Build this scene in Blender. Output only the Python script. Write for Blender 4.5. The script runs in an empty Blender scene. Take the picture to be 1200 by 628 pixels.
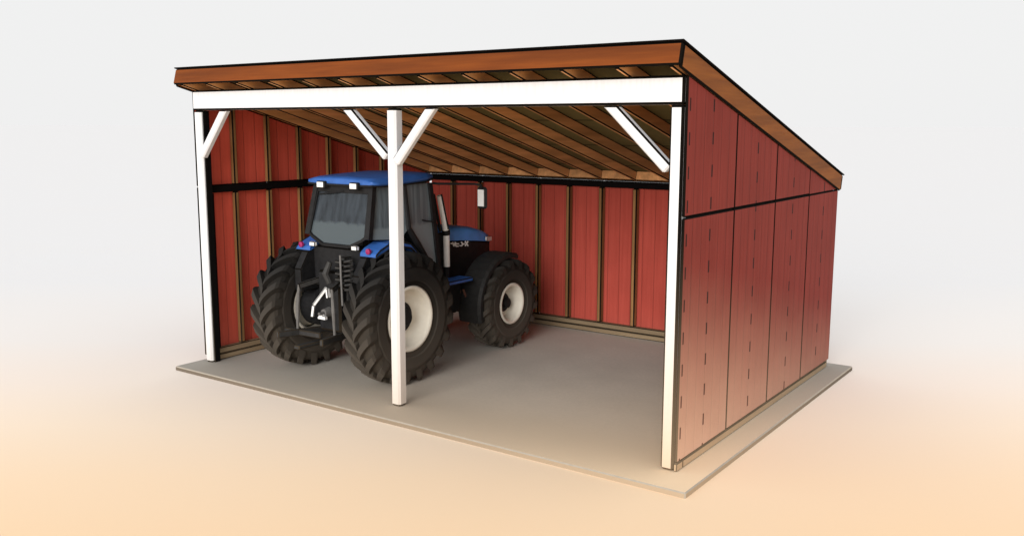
import bpy, bmesh, math, random
from mathutils import Vector, Matrix
random.seed(7)
sc = bpy.context.scene
COL = sc.collection
R = math.radians
PI = math.pi

# ------------------------------------------------------------------ helpers
def link(name, bm, mats, parent=None, smooth=False):
    me = bpy.data.meshes.new(name)
    bm.normal_update(); bm.to_mesh(me); bm.free()
    for m in mats: me.materials.append(m)
    if smooth:
        for p in me.polygons: p.use_smooth = True
    o = bpy.data.objects.new(name, me)
    COL.objects.link(o)
    if parent is not None: o.parent = parent
    return o

def hexa(bm, pts, ink=0.0, seg=1):
    """pts: 8 corners, lower four then upper four. ink = width of the dark eased edges (material 1)."""
    v = [bm.verts.new(p) for p in pts]
    fs = [bm.faces.new([v[i] for i in q]) for q in
          ((3, 2, 1, 0), (4, 5, 6, 7), (0, 1, 5, 4), (1, 2, 6, 5), (2, 3, 7, 6), (3, 0, 4, 7))]
    bmesh.ops.recalc_face_normals(bm, faces=fs)
    if ink > 0:
        es = list({e for f in fs for e in f.edges})
        bmesh.ops.bevel(bm, geom=es, offset=ink, offset_type='OFFSET', segments=seg, profile=.5,
                        affect='EDGES', clamp_overlap=True, material=1)
    return v

def box(bm, x0, x1, y0, y1, z0, z1, ink=0.0):
    hexa(bm, [(x0, y0, z0), (x1, y0, z0), (x1, y1, z0), (x0, y1, z0),
              (x0, y0, z1), (x1, y0, z1), (x1, y1, z1), (x0, y1, z1)], ink)

def bar(bm, a, b, w, d, ink=0.0, up=(0, 0, 1)):
    """rectangular bar from a to b; w across, d along 'up'."""
    a, b = Vector(a), Vector(b)
    t = (b - a).normalized(); up = Vector(up)
    s = t.cross(up)
    if s.length < 1e-4: s = t.cross(Vector((1, 0, 0)))
    s.normalize(); u = s.cross(t).normalized()
    s *= w / 2; u *= d / 2
    hexa(bm, [a - s - u, a + s - u, b + s - u, b - s - u, a - s + u, a + s + u, b + s + u, b - s + u], ink)

def prism(bm, poly, vec, ink=0.0):
    """extrude a planar polygon along vec."""
    vec = Vector(vec)
    lo = [bm.verts.new(p) for p in poly]; hi = [bm.verts.new(Vector(p) + vec) for p in poly]
    n = len(poly)
    fs = [bm.faces.new(lo[::-1]), bm.faces.new(hi)]
    for i in range(n):
        fs.append(bm.faces.new((lo[i], lo[(i + 1) % n], hi[(i + 1) % n], hi[i])))
    bmesh.ops.recalc_face_normals(bm, faces=fs)
    if ink > 0:
        es = list({e for f in fs for e in f.edges})
        bmesh.ops.bevel(bm, geom=es, offset=ink, offset_type='OFFSET', segments=1, profile=.5,
                        affect='EDGES', clamp_overlap=True, material=1)

def tube(bm, pts, r, n=10, cap=True):
    pts = [Vector(p) for p in pts]
    rings = []
    prev = None
    for i, p in enumerate(pts):
        t = (pts[min(i + 1, len(pts) - 1)] - pts[max(i - 1, 0)]).normalized()
        if prev is None:
            s = t.cross(Vector((0, 0, 1)))
            if s.length < 1e-3: s = t.cross(Vector((1, 0, 0)))
        else:
            s = prev - t * prev.dot(t)
        s.normalize(); prev = s
        u = t.cross(s)
        rr = r[i] if isinstance(r, (list, tuple)) else r
        rings.append([bm.verts.new(p + s * rr * math.cos(2 * PI * k / n) + u * rr * math.sin(2 * PI * k / n)) for k in range(n)])
    for a, b in zip(rings, rings[1:]):
        for k in range(n):
            bm.faces.new((a[k], a[(k + 1) % n], b[(k + 1) % n], b[k]))
    if cap:
        bm.faces.new(rings[0][::-1]); bm.faces.new(rings[-1])

def lathe(bm, prof, n=64, mat=0, flip=1):
    """prof: list of (x, r) about the local X axis."""
    rings = []
    for x, r in prof:
        if r < 1e-5:
            rings.append([bm.verts.new((x * flip, 0, 0))])
        else:
            rings.append([bm.verts.new((x * flip, r * math.cos(2 * PI * k / n), r * math.sin(2 * PI * k / n))) for k in range(n)])
    for a, b in zip(rings, rings[1:]):
        for k in range(n):
            k2 = (k + 1) % n
            if len(a) == 1 and len(b) == 1: continue
            if len(a) == 1: f = bm.faces.new((a[0], b[k], b[k2]))
            elif len(b) == 1: f = bm.faces.new((a[k], b[0], a[k2]))
            else: f = bm.faces.new((a[k], b[k], b[k2], a[k2]))
            f.material_index = mat

def empty(name, loc=(0, 0, 0)):
    o = bpy.data.objects.new(name, None); COL.objects.link(o)
    o.location = loc; o.empty_display_size = .2
    return o

def tag(o, label=None, cat=None, kind=None, group=None):
    if label: o['label'] = label
    if cat: o['category'] = cat
    if kind: o['kind'] = kind
    if group: o['group'] = group
    return o

# ------------------------------------------------------------------ materials
class NT:
    def __init__(self, name):
        self.m = bpy.data.materials.new(name); self.m.use_nodes = True
        self.t = self.m.node_tree; self.b = self.t.nodes['Principled BSDF']
    def n(self, typ, **kw):
        x = self.t.nodes.new(typ)
        for k, v in kw.items(): setattr(x, k, v)
        return x
    def l(self, a, b): self.t.links.new(a, b)
    def math(self, op, a, b=None, c=None, clamp=False):
        x = self.n('ShaderNodeMath', operation=op, use_clamp=clamp)
        for i, v in enumerate((a, b, c)):
            if v is None: continue
            if isinstance(v, (int, float)): x.inputs[i].default_value = v
            else: self.l(v, x.inputs[i])
        return x.outputs[0]
    def mix(self, f, a, b, blend='MIX'):
        x = self.n('ShaderNodeMix', data_type='RGBA', blend_type=blend)
        for s, v in ((x.inputs[0], f), (x.inputs[6], a), (x.inputs[7], b)):
            if isinstance(v, (int, float)): s.default_value = v
            elif isinstance(v, (tuple, list)): s.default_value = (*v, 1) if len(v) == 3 else v
            else: self.l(v, s)
        return x.outputs[2]
    def noise(self, vec, scale, detail=4, rough=.55):
        x = self.n('ShaderNodeTexNoise'); x.inputs['Scale'].default_value = scale
        x.inputs['Detail'].default_value = detail; x.inputs['Roughness'].default_value = rough
        if vec is not None: self.l(vec, x.inputs['Vector'])
        return x.outputs['Fac']
    def pos(self): return self.n('ShaderNodeNewGeometry').outputs['Position']
    def obj(self): return self.n('ShaderNodeTexCoord').outputs['Object']
    def sep(self, v):
        x = self.n('ShaderNodeSeparateXYZ'); self.l(v, x.inputs[0]); return x.outputs
    def scale(self, v, s):
        x = self.n('ShaderNodeMapping'); x.inputs['Scale'].default_value = s; self.l(v, x.inputs['Vector']); return x.outputs[0]
    def ramp(self, f, stops):
        x = self.n('ShaderNodeValToRGB'); e = x.color_ramp.elements
        while len(e) < len(stops): e.new(.5)
        for el, (p, c) in zip(e, stops):
            el.position = p; el.color = (*c, 1) if not isinstance(c, (int, float)) else (c, c, c, 1)
        if isinstance(f, (int, float)): x.inputs[0].default_value = f
        else: self.l(f, x.inputs[0])
        return x.outputs['Color']
    def maprange(self, v, a, b, c=0., d=1., smooth=False):
        x = self.n('ShaderNodeMapRange', interpolation_type='SMOOTHSTEP' if smooth else 'LINEAR')
        self.l(v, x.inputs[0])
        for i, q in enumerate((a, b, c, d)): x.inputs[i + 1].default_value = q
        return x.outputs[0]
    def base(self, c, rough=.8, spec=.2):
        if isinstance(c, (tuple, list)): self.b.inputs['Base Color'].default_value = (*c, 1)
        else: self.l(c, self.b.inputs['Base Color'])
        self.b.inputs['Roughness'].default_value = rough
        self.b.inputs['Specular IOR Level'].default_value = spec
        return self
    def bump(self, h, dist=.004, strength=.6):
        x = self.n('ShaderNodeBump'); x.inputs['Distance'].default_value = dist; x.inputs['Strength'].default_value = strength
        self.l(h, x.inputs['Height']); self.l(x.outputs[0], self.b.inputs['Normal'])

HAZE = (.80, .565, .355)
# depth along the view from the front-right corner; grades the painted peach haze
AWAY = (-.5697, .8075)
def away(nt):
    s = nt.sep(nt.pos())
    a = nt.math('MULTIPLY', nt.math('SUBTRACT', s[0], 7.15), AWAY[0])
    return nt.math('MULTIPLY_ADD', s[1], AWAY[1], a), s

def hazed(nt, col, amount=1.0, top=2.5, soft=HAZE, keep=0.0):
    """peach haze painted into the colour: thick at the foot of things near the open corner, thinning with height and towards the back."""
    d, s = away(nt)
    h = nt.math('MULTIPLY_ADD', d, .30, s[2])        # further back the haze starts lower
    h = nt.math('ADD', h, nt.math('MULTIPLY', nt.math('SUBTRACT', nt.noise(nt.pos(), 2.2, 5), .5), .25))
    f = nt.maprange(h, -.05, top, 1, 0)
    f = nt.math('POWER', f, 1.55)
    f = nt.math('MULTIPLY', f, amount, clamp=True)
    return nt.mix(f, col, soft)

def mat_plain(name, col, rough=.6, spec=.3, var=.12, metal=0, scale=14, haze=0, top=2.5):
    nt = NT(name)
    f = nt.noise(nt.pos(), scale, 5)
    c = nt.mix(nt.maprange(f, .3, .7), tuple(v * (1 - var) for v in col), tuple(min(1, v * (1 + var)) for v in col))
    if haze: c = hazed(nt, c, haze, top)
    nt.base(c, rough, spec); nt.b.inputs['Metallic'].default_value = metal
    return nt.m

# dark eased edges / gaps; painted haze pales them towards the foot
def mat_ink(name='dark_edge', haze=.55):
    nt = NT(name)
    c = hazed(nt, (.006, .005, .004), haze, 2.4, (.34, .25, .16))
    nt.base(c, .9, .05); return nt.m
INK = mat_ink()
BLACK = mat_plain('black_and_shade', (.006, .005, .005), .9, .05)  # black covering; on girt and top plate it paints in shade

def mat_white():
    nt = NT('white_painted_timber'); p = nt.pos()
    g = nt.noise(nt.scale(p, (26, 26, 1.6)), 1.0, 4)
    g2 = nt.noise(p, 3.0, 5)
    c = nt.mix(nt.maprange(g, .35, .7), (.69, .71, .74), (.76, .78, .81))
    c = nt.mix(nt.maprange(g2, .55, .8, 0, .25), c, (.60, .61, .62))
    c = hazed(nt, c, 1.0, 2.6, (.68, .52, .365))
    nt.base(c, .55, .25); nt.bump(g, .002, .4); return nt.m
WHITE = mat_white()

def mat_timber(name, dark, light, axis='x', haze=.0, rot=None):
    nt = NT(name); p = nt.pos()
    sc_ = {'x': (1.2, 22, 22), 'y': (22, 1.2, 22), 'z': (22, 22, 1.2)}[axis]
    g = nt.noise(nt.scale(p, sc_), 1.0, 6, .6)
    g2 = nt.noise(nt.scale(p, tuple(v * .35 for v in sc_)), 1.0, 3)
    c = nt.mix(nt.maprange(g, .3, .7), dark, light)
    c = nt.mix(nt.maprange(g2, .35, .75, 0, .75), c, tuple(v * .45 for v in dark))
    oi = nt.n('ShaderNodeObjectInfo').outputs['Random']
    hs = nt.n('ShaderNodeHueSaturation'); nt.l(c, hs.inputs['Color']); nt.l(nt.maprange(oi, 0, 1, .85, 1.15), hs.inputs['Value'])
    c = hs.outputs[0]
    if haze: c = hazed(nt, c, haze, 2.0)
    nt.base(c, .7, .2); nt.bump(g, .003, .5); return nt.m
FASCIA = mat_timber('orange_brown_fascia', (.16, .036, .003), (.24, .060, .006), 'x')
RAKE = mat_timber('orange_brown_rake', (.20, .060, .0085), (.29, .097, .014), 'y')
RAFTER = mat_timber('brown_rafter', (.72, .36, .15), (.90, .46, .20), 'y')
STUD = mat_timber('brown_stud', (.27, .135, .05), (.42, .225, .09), 'z', .5)
PLATE = mat_timber('tan_plate', (.24, .17, .10), (.36, .265, .16), 'y', .6)
PLATEX = mat_timber('tan_back_plate', (.24, .17, .10), (.36, .265, .16), 'x', .6)

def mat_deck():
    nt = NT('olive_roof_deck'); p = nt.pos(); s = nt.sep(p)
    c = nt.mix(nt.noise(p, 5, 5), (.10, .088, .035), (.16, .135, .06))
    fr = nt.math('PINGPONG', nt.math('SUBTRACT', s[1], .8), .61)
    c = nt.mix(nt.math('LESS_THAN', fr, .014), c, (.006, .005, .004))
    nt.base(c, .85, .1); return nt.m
DECK = mat_deck()

def mat_siding(name, axis, c1, c2, nails=True, haze=.97):
    """red grooved board siding; axis = the horizontal axis along the wall."""
    nt = NT(name); p = nt.pos(); s = nt.sep(p)
    h = s[1] if axis == 'y' else s[0]
    sc_ = (3, 24, .9) if axis == 'y' else (24, 3, .9)
    g = nt.noise(nt.scale(p, sc_), 1.0, 6, .62)
    g2 = nt.noise(p, 1.3, 4)
    c = nt.mix(nt.maprange(g, .3, .72), c1, c2)
    c = nt.mix(nt.maprange(g2, .4, .75, 0, .35), c, tuple(v * .7 for v in c1))
    # faint narrow grooves every 0.2 m
    gr = nt.math('PINGPONG', h, .1017)
    ln = nt.maprange(gr, .004, .010, 1, 0)
    c = nt.mix(nt.math('MULTIPLY', ln, .42), c, tuple(v * .35 for v in c1))
    c = hazed(nt, c, haze, 2.15, (.76, .50, .355))
    if nails:
        mid = nt.math('PINGPONG', nt.math('ADD', h, 0.0), .61)      # 0 at the joints, .61 mid panel
        d = nt.math('LESS_THAN', nt.math('SUBTRACT', .61, mid), 0.016)
        # front edge row
        d2 = nt.math('LESS_THAN', nt.math('ABSOLUTE', nt.math('SUBTRACT', h, .07)), .014)
        zz = nt.math('FRACT', nt.math('MULTIPLY_ADD', nt.math('FLOOR', nt.math('DIVIDE', nt.math('ADD', h, .25), 1.22)), .37, nt.math('DIVIDE', s[2], .31)))
        dash = nt.math('LESS_THAN', zz, .38)
        nl = nt.math('MULTIPLY', nt.math('MAXIMUM', d, d2), dash)
        c = nt.mix(nt.math('MULTIPLY', nl, .95), c, hazed(nt, (.016, .004, .003), .5, 2.2, (.30, .15, .10)))
    nt.base(c, .75, .15)
    nt.bump(nt.math('SUBTRACT', nt.math('MULTIPLY', g, .3), ln), .006, .5); return nt.m
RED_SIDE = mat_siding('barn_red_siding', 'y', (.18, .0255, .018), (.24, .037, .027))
RED_LEFT = mat_siding('barn_red_left_siding', 'y', (.66, .100, .064), (.80, .130, .086), nails=False, haze=.35)  # inside red lightened in colour to offset the roof's shade
RED_BACK = mat_siding('barn_red_back_siding', 'x', (.43, .066, .046), (.53, .090, .064), nails=False, haze=.45)  # back wall red likewise lightened against the shade indoors

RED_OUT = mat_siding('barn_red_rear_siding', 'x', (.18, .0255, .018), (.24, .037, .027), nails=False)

def mat_slab():
    nt = NT('worn_hazed_concrete'); p = nt.pos(); d, s = away(nt)
    f = nt.noise(p, 1.1, 6, .6); f2 = nt.noise(p, 22, 5)
    c = nt.mix(nt.maprange(f, .3, .7), (.53, .495, .44), (.62, .575, .51))
    c = nt.mix(nt.maprange(f2, .35, .75, 0, .35), c, (.42, .39, .35))
    # floor under the roof painted lighter than the margin, to offset roof shade
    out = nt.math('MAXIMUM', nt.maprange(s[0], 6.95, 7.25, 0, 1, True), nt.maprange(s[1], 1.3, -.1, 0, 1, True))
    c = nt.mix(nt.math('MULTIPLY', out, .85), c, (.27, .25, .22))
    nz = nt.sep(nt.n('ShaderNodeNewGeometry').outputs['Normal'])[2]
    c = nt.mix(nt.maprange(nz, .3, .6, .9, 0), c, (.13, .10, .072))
    dd = nt.math('ADD', d, nt.math('MULTIPLY', nt.math('SUBTRACT', nt.noise(p, .8, 5), .5), .5))
    fac = nt.maprange(dd, -.25, 4.4, 1, 0)
    fac = nt.math('POWER', fac, 1.6)
    fac = nt.math('MULTIPLY', fac, nt.maprange(nz, .3, .6, .42, 1))
    c = nt.mix(nt.math('MULTIPLY', fac, .97), c, (.87, .66, .44))  # peach haze painted in towards the front corner
    nt.base(c, .85, .15); nt.bump(f2, .003, .35); return nt.m
SLAB = mat_slab()

def mat_ground():
    nt = NT('pale_hazed_ground'); p = nt.pos(); d, s = away(nt)
    f = nt.noise(p, .35, 6, .6); f2 = nt.noise(p, 40, 4)
    # peach haze painted into the ground, fading to near white with distance
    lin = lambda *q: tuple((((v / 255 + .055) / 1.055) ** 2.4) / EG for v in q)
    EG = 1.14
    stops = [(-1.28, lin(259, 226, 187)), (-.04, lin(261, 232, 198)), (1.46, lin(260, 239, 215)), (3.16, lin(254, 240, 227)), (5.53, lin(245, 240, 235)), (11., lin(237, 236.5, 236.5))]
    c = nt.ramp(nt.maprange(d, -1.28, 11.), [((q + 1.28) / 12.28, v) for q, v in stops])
    c = nt.mix(nt.maprange(f, .4, .75, 0, .05), c, (.78, .70, .62))
    c = nt.mix(nt.maprange(f2, .45, .8, 0, .05), c, (.7, .62, .5))
    nt.base(c, .95, .0); return nt.m
GROUND = mat_ground()

BLUEH = mat_plain('bonnet_blue_lightened', (.09, .32, .84), .42, .35, .12, scale=5)  # tractor blue lightened to offset the dim bonnet side
BLUE = mat_plain('tractor_blue_paint', (.035, .125, .42), .38, .4, .15, scale=5)
TBLACK = mat_plain('tractor_black', (.012, .012, .013), .65, .25, .3)
TDARK = mat_plain('dark_grey_iron', (.030, .029, .028), .6, .3, .3)
STEEL = mat_plain('grey_steel', (.12, .115, .11), .45, .4, .2)
BRIGHT = mat_plain('bright_white_metal', (.92, .91, .89), .4, .3, .05)
RIM = mat_plain('cream_rim_paint', (.80, .76, .66), .5, .3, .06, scale=8, haze=.25)
LAMP = mat_plain('white_lamp_glass', (.88, .88, .87), .2, .5, .03)
REDL = mat_plain('red_lamp_glass', (.32, .012, .10), .25, .5, .1)
RUST = mat_plain('rusty_brown', (.11, .05, .035), .8, .15, .4)
def mat_tyre(name, col, line):
    nt = NT(name); p = nt.pos()
    f = nt.noise(p, 9, 5)
    c = nt.mix(f, tuple(v * .7 for v in col), tuple(v * 1.3 for v in col))
    d, s = away(nt)
    fz = nt.maprange(nt.math('ADD', s[2], nt.math('MULTIPLY', nt.math('SUBTRACT', f, .5), .25)), 0, 1.35, 1, 0)
    c = nt.mix(nt.math('MULTIPLY', fz, .26), c, (.34, .28, .215))  # painted haze pales the rubber towards the ground
    nt.base(c, .85, .12); return nt.m
TYRE = mat_tyre('hazed_black_rubber', (.021, .020, .019), 0)
TYREG = mat_tyre('tyre_groove_rubber', (.009, .0085, .008), 0)

def mat_glass(name, hi, lo, zc):
    nt = NT(name); p = nt.pos(); s = nt.sep(p)
    f = nt.noise(nt.scale(p, (11, 11, .5)), 1, 3)
    f2 = nt.noise(p, 6, 4)
    top = nt.mix(nt.maprange(f, .35, .65), tuple(v * .62 for v in hi), tuple(v * 1.45 for v in hi))
    edge = nt.math('MULTIPLY_ADD', f2, .10, s[2])
    c = nt.mix(nt.maprange(edge, zc + .03, zc + .07, 1, 0), top, lo)      # pane paler below this height
    nt.base(c, .16, .35)
    nt.b.inputs['Alpha'].default_value = .88
    return nt.m
GLASS = mat_glass('smoked_rear_glass', (.030, .038, .047), (.080, .100, .110), 2.02)
GLASS2 = mat_glass('smoked_side_glass', (.14, .175, .20), (.22, .27, .295), 1.97)  # side glass colour lightened, as less sun reaches it

# ------------------------------------------------------------------ dimensions (metres)
W, D = 7.152, 4.90
HB, HT = 3.465, 3.733
SL = .267                       # roof slope
ROOF = lambda y: 3.735 - SL * y # underside of the rafters
TH = math.atan(SL)
IE = .024

# ------------------------------------------------------------------ setting
bm = bmesh.new()
N = 48
for (r0, r1) in ((0, 30), (30, 300), (300, 6000)):
    for k in range(N):
        a0, a1 = 2 * PI * k / N, 2 * PI * (k + 1) / N
        pa = [(r0 * math.cos(a0), r0 * math.sin(a0), 0), (r1 * math.cos(a0), r1 * math.sin(a0), 0),
              (r1 * math.cos(a1), r1 * math.sin(a1), 0), (r0 * math.cos(a1), r0 * math.sin(a1), 0)]
        if r0 == 0: pa = pa[1:3] + [(0, 0, 0)]
        bm.faces.new([bm.verts.new(q) for q in pa])
bmesh.ops.remove_doubles(bm, verts=bm.verts, dist=1e-4)
bmesh.ops.recalc_face_normals(bm, faces=bm.faces)
for f in bm.faces:
    if f.normal.z < 0: f.normal_flip()
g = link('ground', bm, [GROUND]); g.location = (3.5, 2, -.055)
tag(g, 'pale ground with painted peach haze, white in the distance', 'ground', 'structure')

bm = bmesh.new()
box(bm, -.12, W + .32, -.41, D + .15, -.075, 0, .012)
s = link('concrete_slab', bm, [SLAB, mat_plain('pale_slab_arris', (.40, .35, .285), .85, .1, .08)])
tag(s, 'thin grey concrete slab under the tractor shed', 'slab', 'structure')

# ------------------------------------------------------------------ the shed
shed = empty('tractor_shed', (W / 2, D / 2, 0))
tag(shed, 'open-fronted red timber shed with white posts and sloping brown roof', 'shed')
def part(name, bm, mats, parent=shed, smooth=False, label=None):
    o = link(name, bm, mats, None, smooth)
    o.parent = parent
    # the mesh is in world coordinates: undo the chain of parent offsets
    off = Vector((0, 0, 0)); q = parent
    while q is not None:
        off += q.location; q = q.parent
    o.location = -off
    if label: o['label'] = label
    return o

# posts
PW = .14
for x0, lab in ((0, 'white corner post beside the left wall'), (3.505, 'white post in the middle of the open front'),
           (W - PW, 'white corner post beside the right wall')):
    bm = bmesh.new(); box(bm, x0, x0 + PW, 0, PW, 0, HB, IE)
    bm.normal_update()
    if x0 < 6:                                   # soft, unstained front arris on the free-standing sides
        for f in bm.faces:
            if f.normal.x > .5 and f.normal.y < -.5 and abs(f.normal.z) < .3: f.material_index = 0
    part('post', bm, [WHITE, INK], label=lab)
bm = bmesh.new(); box(bm, -.012, W + .004, -.006, .10, HB + .002, HT - .004, IE)
part('beam', bm, [WHITE, INK])
# knee braces
def brace(x0, z0, x1, z1, y):
    bm = bmesh.new()
    a, b = Vector((x0, y, z0)), Vector((x1, y, z1))
    t = (b - a).normalized(); n = Vector((-t.z, 0, t.x)) * .055
    poly = [a + n + Vector((0, -.045, 0)), a - n + Vector((0, -.045, 0)), b - n + Vector((0, -.045, 0)), b + n + Vector((0, -.045, 0))]
    # cut the upper end level with the beam's underside
    zt = HB - .001
    def cut(p):
        k = (zt - p.z) / t.z
        return p + t * k
    poly[2] = cut(poly[2]); poly[3] = cut(poly[3])
    prism(bm, poly, (0, .09, 0), IE * .7)
    bm.normal_update()
    for f in bm.faces:
        if f.normal.y < -.5 and f.normal.z < -.25: f.material_index = 0
    part('brace', bm, [WHITE, INK])
brace(.13, 2.86, .62, 3.44, .025)
brace(3.47, 2.92, 2.89, 3.44, .065)
brace(3.645, 2.86, 4.15, 3.44, .025)
brace(W - .16, 2.88, 6.40, 3.44, .065)

# ---- walls
GP = .0035
def outer(bm, n):
    """the outer side of a sheet keeps the unlightened red (material 2)."""
    bm.normal_update()
    for f in bm.faces:
        if f.normal.dot(Vector(n)) > .95: f.material_index = 2
    return bm
def panel_poly(axis, a, b, z0, zt_a, zt_b, off, th):
    """vertical sheet between a and b along the wall."""
    if axis == 'y': P = lambda h, z: (off, h, z); vec = (th, 0, 0)
    else: P = lambda h, z: (h, off, z); vec = (0, th, 0)
    return [P(a, z0), P(b, z0), P(b, zt_b), P(a, zt_a)], vec
def wall_root(name, label, loc):
    o = empty(name, (0, 0, 0)); o.parent = shed
    o.location = Vector(loc) - shed.location
    o['label'] = label
    return o
ZS = 2.44
ZB = .085
joints = [0.004, 1.22, 2.44, 3.66, D]
# side walls
for side in ('right', 'left'):
    lab = {'right': 'outer right wall of dark red panels with nail rows', 'left': 'left wall seen from inside, red boards between studs'}[side]
    x_in = W if side == 'right' else 0.0
    th = .03 if side == 'right' else -.03
    wr = wall_root('side_wall', lab, (x_in, D / 2, 0))
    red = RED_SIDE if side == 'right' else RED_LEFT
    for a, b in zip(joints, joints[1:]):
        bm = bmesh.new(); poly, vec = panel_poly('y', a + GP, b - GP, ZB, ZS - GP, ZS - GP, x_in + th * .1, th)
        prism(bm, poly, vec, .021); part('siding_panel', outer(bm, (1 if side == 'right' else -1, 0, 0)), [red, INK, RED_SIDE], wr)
        bm = bmesh.new()
        za, zb = ROOF(a) - .0, ROOF(b) - .0
        if b == D:
            zz = ZS + GP + .03
            bb = a + (ROOF(a) - ZS - GP) / SL - .04
            poly, vec = panel_poly('y', a + GP, bb, ZS + GP, za, ROOF(bb), x_in + th * .1, th)
        else:
            poly, vec = panel_poly('y', a + GP, b - GP, ZS + GP, za, zb, x_in + th * .1, th)
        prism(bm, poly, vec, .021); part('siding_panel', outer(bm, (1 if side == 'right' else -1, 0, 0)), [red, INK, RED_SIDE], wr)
    # bottom plates, stacked
    xo = x_in + (.038 if side == 'right' else -.038)
    xi = x_in - (.10 if side == 'right' else -.10)
    sg = -1 if side == 'right' else 1
    bm = bmesh.new(); box(bm, min(xo, xi), max(xo, xi), (PW + .003) if side == 'left' else PW + .003, D - .11, .001, ZB - .003, .011)
    part('sill_plate', bm, [PLATE, INK], wr)
    if side == 'right':
        bm = bmesh.new(); box(bm, x_in + .002, xo, .004, PW, .001, ZB - .003, .01)
        part('sill_plate', bm, [PLATE, INK], wr)
    p0, p1 = sorted((x_in + sg * .006, x_in + sg * .09))
    bm = bmesh.new(); box(bm, p0, p1, PW + .003, D - .11, ZB, .17, .011)
    part('bottom_plate', bm, [PLATE, INK], wr)
    # girt, its deep shade painted on in black
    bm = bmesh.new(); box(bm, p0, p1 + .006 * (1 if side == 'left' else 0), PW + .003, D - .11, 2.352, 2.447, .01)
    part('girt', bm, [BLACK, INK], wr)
    k = 1
    while k * .6 < D - .2:
        y = k * .6 - .008
        bm = bmesh.new(); box(bm, p0, p1, y - .034, y + .034, .172, 2.350, .016)
        part('stud', bm, [STUD, INK], wr)
        if ROOF(y) - .06 > 2.6:
            bm = bmesh.new(); prism(bm, [(p0, y - .034, 2.449), (p0, y + .034, 2.449), (p0, y + .034, ROOF(y + .034) - .002), (p0, y - .034, ROOF(y - .034) - .002)], (p1 - p0, 0, 0), .016)
            part('stud', bm, [STUD, INK], wr)
        k += 1
    # dark stud behind the left post and black strip over its side face
    q0, q1 = (PW + .002, PW + .022) if side == 'left' else (W - PW - .03, W - PW - .002)
    if side == 'left':
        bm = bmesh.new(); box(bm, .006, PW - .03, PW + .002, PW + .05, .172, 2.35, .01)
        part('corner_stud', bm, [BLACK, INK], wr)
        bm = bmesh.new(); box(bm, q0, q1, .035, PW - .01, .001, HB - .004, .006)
        part('black_strip', bm, [BLACK, INK], wr)
# back wall
wr = wall_root('back_wall', 'bright red back wall with exposed brown studs', (W / 2, D, 0))
xs = [.012] + [.564 + 1.2 * k for k in range(1, 6)] + [W - .012]
xs = [.012, 1.164, 2.364, 3.564, 4.764, 5.964, W - .012]
for a, b in zip(xs, xs[1:]):
    bm = bmesh.new(); poly, vec = panel_poly('x', a + GP, b - GP, ZB, 2.425, 2.425, D + .004, .026)
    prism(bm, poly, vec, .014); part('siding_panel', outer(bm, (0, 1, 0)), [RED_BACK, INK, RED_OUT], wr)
bm = bmesh.new(); box(bm, .0, W, D - .11, D + .036, .001, ZB - .003, .011); part('sill_plate', bm, [PLATEX, INK], wr)
bm = bmesh.new(); box(bm, .10, W - .10, D - .10, D - .002, ZB, .17, .011); part('bottom_plate', bm, [PLATEX, INK], wr)
bm = bmesh.new(); box(bm, .008, W - .008, D - .105, D - .002, 2.33, 2.424, .01); part('top_plate', bm, [BLACK, INK], wr)  # top plate's shadow is put into its black colour
for k in range(0, 11):
    x = .564 + .6 * k
    bm = bmesh.new(); box(bm, x - .038, x + .038, D - .10, D - .004, .172, 2.328, .017); part('stud', bm, [STUD, INK], wr)

# ---- roof
roof = empty('roof'); roof.parent = shed; roof.location = Vector((W / 2, D / 2, 3.3)) - shed.location
nrm = Vector((0, math.sin(TH), math.cos(TH))); dwn = Vector((0, math.cos(TH), -math.sin(TH)))
P0 = Vector((0, 0, 3.735))
def slope_box(x0, x1, s0, s1, n0, n1, ink):
    """box in roof coordinates: s along the slope from the front post line, n above the rafter underside."""
    bm = bmesh.new()
    c = []
    for n in (n0, n1):
        for (x, s_) in ((x0, s0), (x1, s0), (x1, s1), (x0, s1)):
            c.append(Vector((x, 0, 0)) + P0 + dwn * s_ + nrm * n)
    hexa(bm, c, ink)
    return bm
S0, S1 = -.215, 5.075
XL, XR = -.085, W + .062
RT = .215
part('fascia', slope_box(XL, XR, S0 - .036, S0, .005, RT, .019), [FASCIA, INK], roof, label='long orange-brown fascia board along the front')
part('fascia', slope_box(XL, XR, S1 + .001, S1 + .036, .005, RT, .019), [FASCIA, INK], roof)
part('rake_board', slope_box(XR - .036, XR, S0 + .001, S1 - .001, -.012, RT - .002, .018), [RAKE, INK], roof, label='brown sloping rake board along the right edge')
part('rake_board', slope_box(XL, XL + .036, S0 + .001, S1 - .001, -.012, RT - .002, .018), [RAKE, INK], roof)
part('roof_deck', slope_box(XL + .038, XR - .038, S0 + .002, S1 - .002, .142, .16, 0), [DECK, INK], roof)
part('roof_covering', slope_box(XL - .012, XR + .012, S0 - .05, S1 + .05, RT + .002, RT + .016, .004), [BLACK, BLACK], roof)
for k in range(-1, 12):
    x = .564 + .6 * k
    if k == -1: x = .045
    if k == 11: x = W - .045
    part('rafter', slope_box(x - .024, x + .024, S0 + .002, S1 - .004, .0, .140, .013), [RAFTER, INK], roof)
    if k < 11:
        part('blocking', slope_box(x + .026, (x + .574 if 0 <= k < 10 else (.538 if k < 0 else W - .071)), 4.93, 4.97, .001, .140, .008), [RAFTER, INK], roof)

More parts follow.
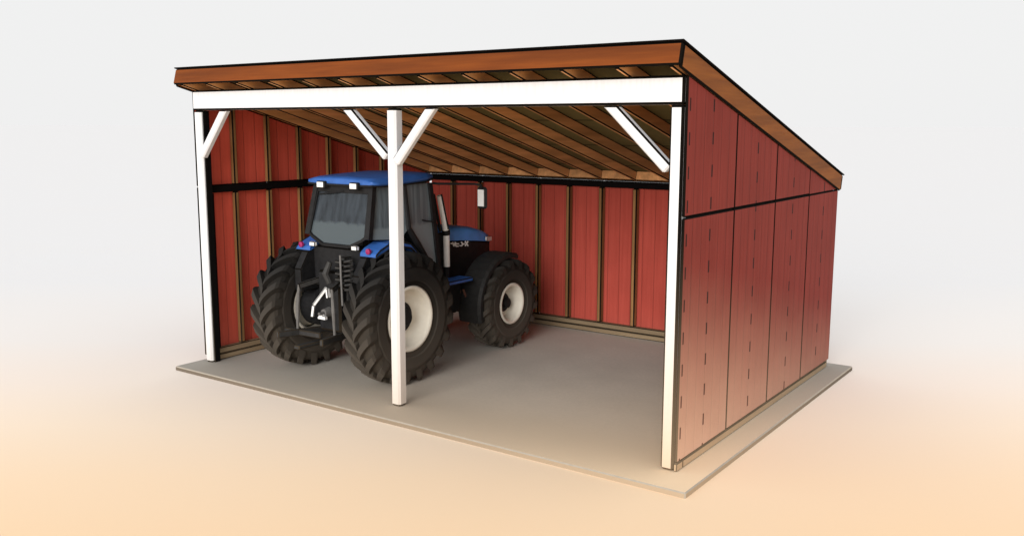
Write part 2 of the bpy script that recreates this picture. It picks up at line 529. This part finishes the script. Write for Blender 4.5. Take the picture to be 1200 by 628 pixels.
# ------------------------------------------------------------------ the tractor
TX, TY = 2.046, .853
trac = empty('tractor', (TX, TY, 0))
tag(trac, 'blue and black farm tractor with cream wheel rims parked in the shed', 'tractor')
def tp(name, bm, mats, parent=trac, smooth=False, label=None):
    """mesh given in tractor coordinates: x right, y forward from the rear axle, z up."""
    o = link(name, bm, mats, None, smooth); o.parent = parent
    off = Vector((0, 0, 0)); q = parent
    while q is not None and q is not trac:
        off += q.location; q = q.parent
    o.location = -off
    if label: o['label'] = label
    return o
def lerp(a, b, t): return a + (b - a) * t

def make_wheel(cx, cy, Rr, w, rim, lugs, side, label):
    root = empty('wheel'); root.parent = trac; root.location = (cx, cy, Rr - .012)
    root['label'] = label
    # tyre carcass
    bm = bmesh.new()
    h = w / 2; rc = Rr * .925
    prof = [(-.62 * h, rim - .02), (-.80 * h, rim + .015), (-.97 * h, lerp(rim, rc, .35)), (-1.0 * h, lerp(rim, rc, .6)),
            (-.97 * h, lerp(rim, rc, .82)), (-.86 * h, rc * .965), (-.6 * h, rc * .99), (0, rc), (.6 * h, rc * .99), (.86 * h, rc * .965),
            (.97 * h, lerp(rim, rc, .82)), (1.0 * h, lerp(rim, rc, .6)), (.97 * h, lerp(rim, rc, .35)), (.80 * h, rim + .015), (.62 * h, rim - .02)]
    lathe(bm, prof, 72, mat=1)
    # two bead lines on the side walls
    for sgn in (-1, 1):
        lathe(bm, [(sgn * .955 * h, lerp(rim, rc, .22)), (sgn * 1.01 * h, lerp(rim, rc, .27)), (sgn * 1.03 * h, lerp(rim, rc, .50)), (sgn * 1.035 * h, lerp(rim, rc, .60)), (sgn * 1.0 * h, lerp(rim, rc, .66))], 72, mat=0)
    # curved chevron lugs
    hw = Rr * .072
    for sgn in (-1, 1):
        for k in range(lugs):
            a0 = 2 * PI * (k + (.5 if sgn > 0 else 0)) / lugs
            path = []
            M_ = 6
            for i in range(M_ + 1):
                t = i / M_
                xx = lerp(-.06, .97, t) * h * sgn
                ang = a0 - (t ** .75) * 2 * PI / lugs * .95         # sweeps back to the shoulder
                rt = Rr * (1 - .028 * t ** 3)
                rb = rc * (.985 - .06 * t ** 3)
                path.append((xx, ang, rt, rb))
            # shoulder: drop down the side wall
            xx, ang, rt, rb = path[-1]
            path.append((1.045 * h * sgn, ang - .035, Rr * .925, lerp(rim, rc, .80)))
            path.append((1.05 * h * sgn, ang - .055, Rr * .84, lerp(rim, rc, .70)))
            rings = []
            for (xx, ang, rt, rb) in path:
                da_t, da_b = hw / Rr * .80, hw / Rr * 1.25
                def P(r, a): return bm.verts.new((xx, r * math.cos(a), r * math.sin(a)))
                rings.append([P(rb, ang - da_b), P(rt, ang - da_t), P(rt, ang + da_t), P(rb, ang + da_b)])
            fs = []
            for a, b in zip(rings, rings[1:]):
                for j in range(3):
                    f = bm.faces.new((a[j], a[j + 1], b[j + 1], b[j])); fs.append(f)
                    f.material_index = 0 if j == 1 else 1
            f = bm.faces.new(rings[0]); f.material_index = 1; fs.append(f)
            f = bm.faces.new(rings[-1][::-1]); f.material_index = 0; fs.append(f)
    bmesh.ops.recalc_face_normals(bm, faces=bm.faces)
    o = link('tyre', bm, [TYRE, TYREG], root)
    # rim: flange, barrel stepping in, dished disc
    bm = bmesh.new()
    f = side
    lathe(bm, [(.66 * h, rim - .03), (.70 * h, rim + .014), (.86 * h, rim + .026), (.92 * h, rim + .008), (.90 * h, rim - .015),
               (.70 * h, rim - .035), (.30 * h, rim - .05), (.02 * h, rim * .80), (-.05 * h, rim * .72), (-.10 * h, rim * .40), (-.10 * h, 0)], 64, flip=f)
    lathe(bm, [(-.66 * h, rim - .03), (-.80 * h, rim + .02), (-.82 * h, rim - .02), (-.5 * h, rim - .06), (0, rim - .06)], 64, flip=f)
    bmesh.ops.recalc_face_normals(bm, faces=bm.faces)
    link('rim', bm, [RIM, INK], root, True)
    bm = bmesh.new()
    hr = rim * .50
    lathe(bm, [(-.09 * h, hr), (.10 * h, hr), (.16 * h, hr * .92), (.18 * h, hr * .60), (.50 * h, hr * .54), (.55 * h, hr * .44), (.55 * h, 0)], 32, flip=f)
    for k in range(8):
        a = 2 * PI * k / 8
        c = Vector((.13 * h * f, hr * .76 * math.cos(a), hr * .76 * math.sin(a)))
        tube(bm, [c, c + Vector((.07 * h * f, 0, 0))], hr * .09, 6)
    bmesh.ops.recalc_face_normals(bm, faces=bm.faces)
    link('hub', bm, [TBLACK], root)
    return root
RR, RF = .855, .672
make_wheel(.855, 0, RR, .43, .40, 20, 1, 'large rear wheel behind the middle post')
make_wheel(-.855, 0, RR, .43, .40, 20, -1, 'large rear wheel beside the left wall')
make_wheel(.765, 2.365, RF, .42, .285, 17, 1, 'smaller front wheel with cream rim in full view')
make_wheel(-.765, 2.365, RF, .42, .285, 17, -1, 'front wheel on the far side')

# chassis
bm = bmesh.new()
tube(bm, [(-.70, 0, RR), (-.35, 0, RR), (-.30, 0, RR), (.30, 0, RR), (.35, 0, RR), (.70, 0, RR)], [.12, .13, .2, .2, .13, .12], 20)
o = tp('rear_axle', bm, [TDARK])
for sx in (-1, 1):
    bm = bmesh.new(); tube(bm, [(sx * .40, 0, RR), (sx * .46, 0, RR), (sx * .70, 0, RR), (sx * .76, 0, RR)], [.20, .29, .29, .24], 28); tp('brake_drum', bm, [TBLACK])
bm = bmesh.new(); box(bm, -.26, .26, -.30, 1.55, .56, 1.22, .03); tp('transmission', bm, [TDARK, TBLACK])
bm = bmesh.new(); box(bm, -.22, .22, 1.5, 2.75, .62, 1.12, .03); tp('engine_block', bm, [TDARK, TBLACK])
bm = bmesh.new()
tube(bm, [(-.62, 2.365, .66), (-.2, 2.365, .60), (.2, 2.365, .60), (.62, 2.365, .66)], [.09, .12, .12, .09], 16)
tp('front_axle', bm, [TDARK])
bm = bmesh.new(); prism(bm, [(-.24, 2.6, .55), (-.24, 2.95, .62), (-.24, 2.95, .92), (-.24, 2.6, .98)], (.48, 0, 0), .02); tp('front_weight', bm, [TDARK, TBLACK])

# hood: lofted
def loft(bm, secs, cap=True, ink_rows=()):
    rings = [[bm.verts.new(p) for p in s_] for s_ in secs]
    for i, (a, b) in enumerate(zip(rings, rings[1:])):
        for j in range(len(a) - 1):
            f = bm.faces.new((a[j], b[j], b[j + 1], a[j + 1]))
            if j in ink_rows: f.material_index = 1
    if cap:
        bm.faces.new(rings[0]); bm.faces.new(rings[-1][::-1])
    bmesh.ops.recalc_face_normals(bm, faces=bm.faces)
hood = None
def hoodsec(y, wd, zt, zs):
    c = .075
    return [(-wd, y, zs), (-wd, y, zs + .018), (-wd + .006, y, zt - c), (-wd + .03, y, zt - c * .45), (-wd + c, y, zt - .012), (-wd * .5, y, zt + .006), (0, y, zt + .012), (wd * .5, y, zt + .006), (wd - c, y, zt - .012),
            (wd - .03, y, zt - c * .45), (wd - .006, y, zt - c), (wd, y, zs + .018), (wd, y, zs)]
bm = bmesh.new()
loft(bm, [hoodsec(1.14, .35, 1.845, 1.64), hoodsec(1.5, .35, 1.84, 1.62), hoodsec(1.9, .345, 1.815, 1.59), hoodsec(2.3, .335, 1.76, 1.545), hoodsec(2.55, .31, 1.70, 1.51),
          hoodsec(2.72, .265, 1.64, 1.485), hoodsec(2.80, .20, 1.585, 1.47)], True, (0, 11))
hood = tp('hood', bm, [BLUEH, INK], smooth=False)
for p_ in hood.data.polygons: p_.use_smooth = len(p_.vertices) == 4
bm = bmesh.new()
def lowsec(y, wd, zt, zb): return [(-wd, y, zb), (-wd, y, zt), (wd, y, zt), (wd, y, zb)]
loft(bm, [lowsec(1.14, .345, 1.638, 1.10), lowsec(1.9, .34, 1.588, 1.05), lowsec(2.3, .33, 1.543, 1.0), lowsec(2.55, .305, 1.508, .96), lowsec(2.72, .26, 1.483, .95), lowsec(2.79, .19, 1.468, .95)])
grille = tp('side_panel', bm, [TBLACK], label='black engine side panels under the blue hood')
# white lettering on the right panel: short strokes
bm = bmesh.new()
def stroke(y0, z0, y1, z1, w=.022):
    bar(bm, (.349, y0, z0), (.349, y1, z1), w, .012, 0, up=(1, 0, 0))
yb, zb_ = 1.66, 1.545
L = [(0, .045, .03, .04), (.045, .06, .075, .0), (.075, .0, .11, .06), (.12, .035, .19, .035), (.125, .0, .18, .0), (.12, .0, .12, .055), (.215, .0, .225, .012),
     (.25, .06, .28, .03), (.25, .0, .28, .03), (.29, .03, .33, .035), (.34, .0, .41, .07), (.34, .07, .41, .0)]
for (a, b, c, d) in L: stroke(yb + a, zb_ + b - a * .09, yb + c, zb_ + d - c * .09, .018)
tp('lettering', bm, [BRIGHT], grille)
for sx in (-1, 1):
    bm = bmesh.new(); hexa(bm, [(sx * .258, 2.69, 1.515), (sx * .318, 2.53, 1.545), (sx * .336, 2.56, 1.525), (sx * .290, 2.745, 1.515),
                               (sx * .258, 2.69, 1.585), (sx * .318, 2.53, 1.60), (sx * .336, 2.56, 1.605), (sx * .290, 2.745, 1.585)], .006)
    tp('headlight', bm, [LAMP, TBLACK], hood)

# cab
cab = empty('cab'); cab.parent = trac; cab.location = (0, .4, 1.3)
def cp(name, bm, mats, smooth=False, label=None): return tp(name, bm, mats, cab, smooth, label)
ZR = 2.505
rt_ = {'RT': (.50, -.09, ZR), 'RB': (.55, -.235, 1.84), 'RB2': (.25, -.26, 1.715),
       'BT': (.575, .42, ZR), 'BM': (.61, .455, 1.93), 'BL': (.60, .93, 1.36),
       'AT': (.57, .93, ZR), 'AB': (.60, 1.07, 1.34)}
def mx(p): return (-p[0], p[1], p[2])
pr, pl_ = rt_, {k: mx(v) for k, v in rt_.items()}
for S_ in (pr, pl_):
    bm = bmesh.new(); bar(bm, S_['RT'], S_['RB'], .075, .07, up=(0, 1, 0)); cp('pillar', bm, [TBLACK])
    bm = bmesh.new(); tube(bm, [S_['BT'], lerp(Vector(S_['BT']), Vector(S_['BM']), .5), S_['BM'], lerp(Vector(S_['BM']), Vector(S_['BL']), .45) + Vector((0, -.02, .02)), S_['BL']], [.032, .034, .04, .045, .03], 8)
    cp('pillar', bm, [TBLACK])
    bm = bmesh.new(); bar(bm, S_['AT'], S_['AB'], .07, .07, up=(0, 1, 0)); cp('pillar', bm, [TBLACK])
# lower cab body
bm = bmesh.new()
prism(bm, [(-.56, -.20, 1.15), (-.56, -.225, 1.70), (-.56, .2, 1.72), (-.56, .42, 1.80), (-.56, .60, 1.72), (-.56, .90, 1.34), (-.56, 1.06, 1.30), (-.56, 1.06, 1.12)], (1.12, 0, 0), .02)
cp('cab_body', bm, [TBLACK, INK])
# rear window frame + glass
def plate(name, pts, th, mats, nvec=None, par=cab, ink=0):
    bm = bmesh.new(); P = [Vector(q) for q in pts]
    n = (P[1] - P[0]).cross(P[2] - P[0]).normalized() * th
    prism(bm, P, n, ink); return tp(name, bm, mats, par)
rw = [(-.47, -.10, 2.43), (.47, -.10, 2.43), (.515, -.235, 1.87), (.46, -.245, 1.83), (.24, -.262, 1.735), (-.24, -.262, 1.735), (-.46, -.245, 1.83), (-.515, -.235, 1.87)]
plate('rear_window', rw, .008, [GLASS])
bm = bmesh.new()
loop = rw + [rw[0]]
for a, b in zip(loop, loop[1:]): bar(bm, Vector(a) + Vector((0, -.004, 0)), Vector(b) + Vector((0, -.004, 0)), .035, .045, up=(0, 1, .2))
cp('window_frame', bm, [TBLACK])
for S_, nm in ((pr, 1), (pl_, -1)):
    plate('side_window', [S_['RT'], S_['BT'], S_['BM'], (S_['BM'][0], .30, 1.80), S_['RB']], .006, [GLASS2])
    plate('door_window', [S_['BT'], S_['AT'], S_['AB'], S_['BL'], (nm * .605, .66, 1.66), S_['BM']], .006, [GLASS2])
plate('windscreen', [pl_['AT'], pr['AT'], pr['AB'], pl_['AB']], .006, [GLASS2])
# window header bar, wiper
bm = bmesh.new(); box(bm, -.52, .52, -.125, -.07, 2.43, 2.515); cp('header', bm, [TBLACK])
bm = bmesh.new(); tube(bm, [(-.44, -.125, 2.375), (-.2, -.13, 2.40), (.02, -.125, 2.43)], .012, 6); cp('wiper', bm, [TBLACK])
# door handle / grab rail
bm = bmesh.new(); tube(bm, [(.625, .72, 2.02), (.635, .80, 2.0), (.635, .95, 1.98)], .012, 6); cp('handle', bm, [TBLACK])
# seat and steering wheel
bm = bmesh.new(); box(bm, -.25, .25, .02, .14, 1.62, 2.12, .05); box(bm, -.26, .26, .10, .56, 1.52, 1.64, .05)
cp('seat', bm, [mat_plain('grey_seat_cloth', (.10, .105, .11), .9, .1), TBLACK])
bm = bmesh.new()
c0 = Vector((0, .80, 1.86)); ring = [c0 + Vector((.19 * math.cos(2 * PI * k / 20), .10 * math.sin(2 * PI * k / 20), .16 * math.sin(2 * PI * k / 20))) for k in range(21)]
tube(bm, ring, .016, 6, False); tube(bm, [c0, (0, .98, 1.4)], .03, 8); cp('steering_wheel', bm, [TBLACK])
# roof
bm = bmesh.new()
secs = []
def roofsec(y, wd, z0, z1):
    return [(-wd + .03, y, z0), (-wd, y, z0 + .03), (-wd, y, z0 + .05), (-wd + .03, y, z1 - .02), (-wd + .12, y, z1), (0, y, z1 + .012), (wd - .12, y, z1), (wd - .03, y, z1 - .02), (wd, y, z0 + .05), (wd, y, z0 + .03), (wd - .03, y, z0)]
loft(bm, [roofsec(-.185, .56, 2.525, 2.575), roofsec(-.165, .60, 2.505, 2.595), roofsec(-.05, .61, 2.50, 2.61), roofsec(.4, .61, 2.505, 2.63), roofsec(.85, .60, 2.53, 2.645), roofsec(1.0, .58, 2.55, 2.64), roofsec(1.04, .54, 2.575, 2.625)])
cr = tp('cab_roof', bm, [BLUE, INK], smooth=True)
bm = bmesh.new()
tube(bm, [(-.585, -.178, 2.518), (-.3, -.19, 2.512), (.3, -.19, 2.512), (.585, -.178, 2.518), (.612, -.05, 2.506), (.612, .4, 2.51), (.60, .85, 2.53), (.57, 1.02, 2.56)], .013, 6)
tp('roof_seal', bm, [TBLACK], cr)
for x in (-.30, .30):
    bm = bmesh.new(); box(bm, x - .075, x + .075, -.235, -.17, 2.46, 2.555, .012); lm = tp('work_light', bm, [TBLACK, TBLACK], cr)
    bm = bmesh.new(); box(bm, x - .058, x + .058, -.243, -.2352, 2.475, 2.542, .002); tp('lens', bm, [LAMP, LAMP], lm)

# rear fenders
for sx in (1, -1):
    prof = [(-.30, 1.665), (-.285, 1.69), (-.22, 1.735), (-.05, 1.80), (.16, 1.81), (.36, 1.76), (.50, 1.63), (.56, 1.50)]
    bm = bmesh.new()
    secs = []
    for (y, z), tk in zip(prof, (.03, .055, .075, .08, .075, .065, .05, .03)):
        secs.append([(sx * .46, y, z), (sx * .71, y, z - .012), (sx * .735, y, z - .03), (sx * .735, y, z - tk), (sx * .46, y, z - tk)])
    loft(bm, [s_ + [s_[0]] for s_ in secs], False)
    bmesh.ops.remove_doubles(bm, verts=bm.verts, dist=1e-5)
    bmesh.ops.holes_fill(bm, edges=[e for e in bm.edges if e.is_boundary], sides=0)
    bmesh.ops.recalc_face_normals(bm, faces=bm.faces)
    fd = tp('rear_fender', bm, [BLUE, INK])
    bm = bmesh.new()
    pts = [(sx * .737, y, z - tk - .006) for (y, z), tk in zip(prof, (.03, .055, .075, .08, .075, .065, .05, .03))]
    tube(bm, pts, .014, 6); tp('trim', bm, [TBLACK], fd)
    bm = bmesh.new()
    pts = [(sx * .737, y, z - .018) for (y, z) in prof]; tube(bm, pts, .010, 6); tp('trim', bm, [TBLACK], fd)
    # black inner guard between cab and tyre
    bm = bmesh.new()
    ip = [(-.32, 1.62), (-.22, 1.665), (-.05, 1.72), (.16, 1.73), (.36, 1.69), (.50, 1.57), (.55, 1.1), (-.45, 1.1), (-.46, 1.4)]
    prism(bm, [(sx * .47, y, z) for y, z in ip], (sx * .13, 0, 0), .01); tp('inner_guard', bm, [TBLACK, INK], fd)
    # rear lamps
    bm = bmesh.new()
    lathe(bm, [(0, .038), (.03, .036), (.04, .0)], 16)
    bmesh.ops.rotate(bm, verts=bm.verts, matrix=Matrix.Rotation(-PI / 2, 3, 'Z'))
    bmesh.ops.translate(bm, verts=bm.verts, vec=(sx * .615, -.295, 1.705))
    tp('tail_light', bm, [REDL], fd)
    bm = bmesh.new(); box(bm, sx * .385 - .05, sx * .385 + .05, -.335, -.285, 1.70, 1.76, .008); tp('work_light', bm, [LAMP, TBLACK], fd)

# front fenders (black, wrapped over the rear-upper part of the tyre)
for sx in (1, -1):
    bm = bmesh.new(); secs = []
    for i in range(13):
        a = R(lerp(72, 196, i / 12)); r_o, r_i = RF + .075, RF + .045
        cy, cz = 2.365, RF
        P = lambda x, r: (sx * x, cy + r * math.cos(a), cz + r * math.sin(a))
        secs.append([P(.50, r_o - .02), P(.53, r_o), P(.86, r_o), P(.90, r_o - .03), P(.905, r_i - .05), P(.895, r_i - .05), P(.86, r_i), P(.53, r_i), P(.50, r_o - .02)])
    loft(bm, secs, False); bmesh.ops.remove_doubles(bm, verts=bm.verts, dist=1e-5)
    bmesh.ops.holes_fill(bm, edges=[e for e in bm.edges if e.is_boundary], sides=0)
    bmesh.ops.recalc_face_normals(bm, faces=bm.faces)
    ff = tp('front_fender', bm, [mat_plain('black_fender_plastic', (.017, .0165, .016), .6, .25, .2), INK])
    bm = bmesh.new(); tube(bm, [(sx * .4, 2.2, .75), (sx * .48, 2.15, 1.1), (sx * .6, 2.15, RF + .70)], .025, 8); tp('bracket', bm, [TBLACK], ff)

# exhaust (right front of the cab)
ex = empty('exhaust'); ex.parent = trac; ex.location = (.47, 1.42, 1.4)
bm = bmesh.new(); tube(bm, [(.47, 1.42, 1.29), (.47, 1.415, 1.745)], .046, 14); tp('muffler', bm, [BRIGHT], ex)
bm = bmesh.new(); tube(bm, [(.475, 1.40, 1.815), (.475, 1.335, 2.07), (.475, 1.265, 2.31)], [.047, .047, .044], 14); tp('stack', bm, [BRIGHT], ex)
bm = bmesh.new(); tube(bm, [(.47, 1.415, 1.745), (.473, 1.405, 1.812)], .055, 14); tp('clamp', bm, [TBLACK], ex)
bm = bmesh.new(); tube(bm, [(.47, 1.42, 1.10), (.47, 1.42, 1.288)], .045, 14); tp('elbow', bm, [TBLACK], ex)
bm = bmesh.new(); box(bm, .405, .425, 1.20, 1.42, 1.28, 1.78, .004); tube(bm, [(.43, 1.33, 1.80), (.43, 1.19, 2.33)], .022, 8); tube(bm, [(.525, 1.395, 1.83), (.525, 1.25, 2.33)], .012, 8); tp('heat_shield', bm, [TBLACK, TBLACK], ex)

# mirrors
for sx in (1, -1):
    bm = bmesh.new(); tube(bm, [(sx * .58, 1.0, 2.50), (sx * .62, 1.06, 2.49), (sx * .90, 1.52, 2.475), (sx * .985, 1.56, 2.46), (sx * .985, 1.56, 2.42)], .016, 8)
    m_ = tp('mirror', bm, [TBLACK], label='white-faced mirror on a long arm, right of the cab' if sx > 0 else None)
    bm = bmesh.new(); box(bm, sx * .985 - .085, sx * .985 + .085, 1.555, 1.61, 2.13, 2.435, .03); tp('housing', bm, [TBLACK, TBLACK], m_)
    bm = bmesh.new(); box(bm, sx * .985 - .055, sx * .985 + .055, 1.545, 1.553, 2.165, 2.40, .002); tp('mirror_glass', bm, [mat_plain('pale_mirror_glass', (.72, .73, .72), .25, .5, .03), TBLACK], m_)

# step and fuel tank at the side
for sx in (1, -1):
    bm = bmesh.new(); box(bm, sx * .66 - .15, sx * .66 + .10, 1.10, 1.66, 1.075, 1.135, .014); tp('step', bm, [BLUE, TBLACK])
    bm = bmesh.new(); prism(bm, [(sx * .30, 1.0, .62), (sx * .30, 1.55, .62), (sx * .30, 1.62, .75), (sx * .30, 1.62, 1.06), (sx * .30, 1.0, 1.06)], (sx * .28, 0, 0), .03); tp('fuel_tank', bm, [TBLACK, INK])
    bm = bmesh.new()
    tube(bm, [(sx * .5, 1.62, .98), (sx * .56, 1.72, .72), (sx * .60, 1.80, .55)], .022, 8)
    tube(bm, [(sx * .62, 1.60, .95), (sx * .66, 1.76, .60)], .018, 8)
    tube(bm, [(sx * .3, 1.75, .60), (sx * .66, 1.85, .58)], .022, 8)
    tp('step_bracket', bm, [RUST])

# three-point hitch at the back
hitch = empty('rear_hitch'); hitch.parent = trac; hitch.location = (0, -.5, .8)
def hp(name, bm, mats, smooth=False): return tp(name, bm, mats, hitch, smooth)
bm = bmesh.new(); box(bm, -.20, .20, -.42, -.28, .62, 1.42, .03); hp('housing', bm, [TBLACK, INK])
for sx in (-1, 1):
    bm = bmesh.new(); bar(bm, (sx * .17, -.32, 1.30), (sx * .30, -.66, 1.22), .055, .075, .01); hp('lift_arm', bm, [TDARK, INK])
    bm = bmesh.new(); tube(bm, [(sx * .30, -.65, 1.24), (sx * .33, -.66, .95), (sx * .34, -.66, .66)], [.018, .026, .018], 8); hp('lift_rod', bm, [STEEL])
    bm = bmesh.new(); bar(bm, (sx * .24, -.25, .60), (sx * .40, -.95, .62), .05, .085, .01); hp('lower_link', bm, [TDARK, INK])
bm = bmesh.new(); bar(bm, (-.03, -.42, 1.20), (-.14, -.56, .97), .035, .04, .006); bar(bm, (-.14, -.56, .97), (-.16, -.57, .82), .03, .04, .006); hp('top_link', bm, [BRIGHT, TBLACK])
bm = bmesh.new(); bar(bm, (.02, -.46, 1.20), (.04, -.46, 1.07), .06, .04, .008); hp('hitch_clevis', bm, [BRIGHT, TBLACK])
bm = bmesh.new(); tube(bm, [(0, -.40, .88), (0, -.52, .88)], [.07, .05], 14); tube(bm, [(0, -.5, .88), (0, -.60, .88)], .022, 10); hp('power_shaft', bm, [STEEL])
bm = bmesh.new(); prism(bm, [(-.07, -.56, .80), (.07, -.56, .80), (.07, -.56, .845), (.02, -.56, .845), (.015, -.56, .88), (-.03, -.56, .86), (-.07, -.56, .83)], (0, .04, 0), .004); hp('hitch_pin', bm, [BRIGHT, TBLACK])
bm = bmesh.new(); bar(bm, (-.62, -.62, .60), (.10, -.66, .62), .06, .075, .012); bar(bm, (-.05, -.2, .50), (-.05, -.95, .50), .10, .05, .012); hp('drawbar', bm, [TDARK, INK])
# hydraulic hoses: a ribbed stack of couplers and a coiled hose
bm = bmesh.new()
coil = []
for i in range(10 * 7 + 1):
    a = 2 * PI * i / 10
    coil.append((.42 + .055 * math.cos(a), -.46 + .055 * math.sin(a), 1.18 + .42 * i / 70))
tube(bm, coil, .016, 6); hp('coiled_hose', bm, [TDARK])
bm = bmesh.new()
for k in range(5): box(bm, .20, .34, -.50, -.42, 1.24 + k * .075, 1.285 + k * .075, .01)
box(bm, .22, .32, -.43, -.30, 1.20, 1.62, .01); hp('hydraulic_valve', bm, [TDARK, INK])
bm = bmesh.new(); tube(bm, [(.33, -.52, 1.66), (.345, -.53, 1.40), (.36, -.53, 1.02)], .014, 8); hp('hose', bm, [STEEL])
bm = bmesh.new(); tube(bm, [(.10, -.48, 1.55), (.06, -.52, 1.40), (.11, -.50, 1.28)], [.035, .05, .04], 10); hp('filter', bm, [TDARK])

# ------------------------------------------------------------------ light
SUN_EL = 15.0
SUN_AZ = Vector((.20, -.98, 0)).normalized()     # the sun stands in front of the shed, to the left
to_sun = (SUN_AZ * math.cos(R(SUN_EL)) + Vector((0, 0, math.sin(R(SUN_EL))))).normalized()
sd = bpy.data.lights.new('sun', 'SUN'); sd.energy = 2.8; sd.angle = R(40); sd.color = (1, .985, .965)
so = bpy.data.objects.new('sun', sd); COL.objects.link(so)
so.rotation_euler = (-to_sun).to_track_quat('-Z', 'Y').to_euler()
so.location = (0, -10, 12)

w = bpy.data.worlds.new('World'); sc.world = w; w.use_nodes = True
t = w.node_tree; bg = t.nodes['Background']
sky = t.nodes.new('ShaderNodeTexSky'); sky.sky_type = 'NISHITA'; sky.sun_disc = False
sky.sun_elevation = R(SUN_EL); sky.sun_rotation = math.atan2(to_sun.x, to_sun.y)
sky.air_density = 1; sky.dust_density = 3
# bright veil of even white overcast over the blue sky, a little brighter overhead than at the horizon
tc = t.nodes.new('ShaderNodeTexCoord'); sp = t.nodes.new('ShaderNodeSeparateXYZ'); t.links.new(tc.outputs['Generated'], sp.inputs[0])
mr = t.nodes.new('ShaderNodeMapRange'); t.links.new(sp.outputs[2], mr.inputs[0])
mr.inputs[1].default_value = .12; mr.inputs[2].default_value = .9; mr.inputs[3].default_value = 0; mr.inputs[4].default_value = 1
STR = .08
cl = t.nodes.new('ShaderNodeMix'); cl.data_type = 'RGBA'
t.links.new(mr.outputs[0], cl.inputs[0])
cl.inputs[6].default_value = (.895 / STR, .895 / STR, .895 / STR, 1); cl.inputs[7].default_value = (1.0 / STR, 1.0 / STR, 1.01 / STR, 1)
mx_ = t.nodes.new('ShaderNodeMix'); mx_.data_type = 'RGBA'; mx_.inputs[0].default_value = .97
t.links.new(sky.outputs[0], mx_.inputs[6]); t.links.new(cl.outputs[2], mx_.inputs[7])
t.links.new(mx_.outputs[2], bg.inputs['Color']); bg.inputs['Strength'].default_value = STR

# ------------------------------------------------------------------ camera
cam = bpy.data.cameras.new('camera'); co = bpy.data.objects.new('camera', cam); COL.objects.link(co)
cam.sensor_width = 36; cam.lens = 32.234; cam.clip_start = .05; cam.clip_end = 20000
Mr = Matrix(((0.816877, -0.090210, 0.569714), (0.576806, 0.123403, -0.807506), (0.002541, 0.988248, 0.152839)))
co.matrix_world = Matrix.Translation((10.7304, -7.7567, 3.2713)) @ Mr.to_4x4()
sc.camera = co

sc.render.engine = 'CYCLES'
sc.view_settings.view_transform = 'Standard'; sc.view_settings.look = 'None'; sc.view_settings.exposure = 0
sc.cycles.max_bounces = 8; sc.cycles.diffuse_bounces = 5; sc.cycles.transparent_max_bounces = 12
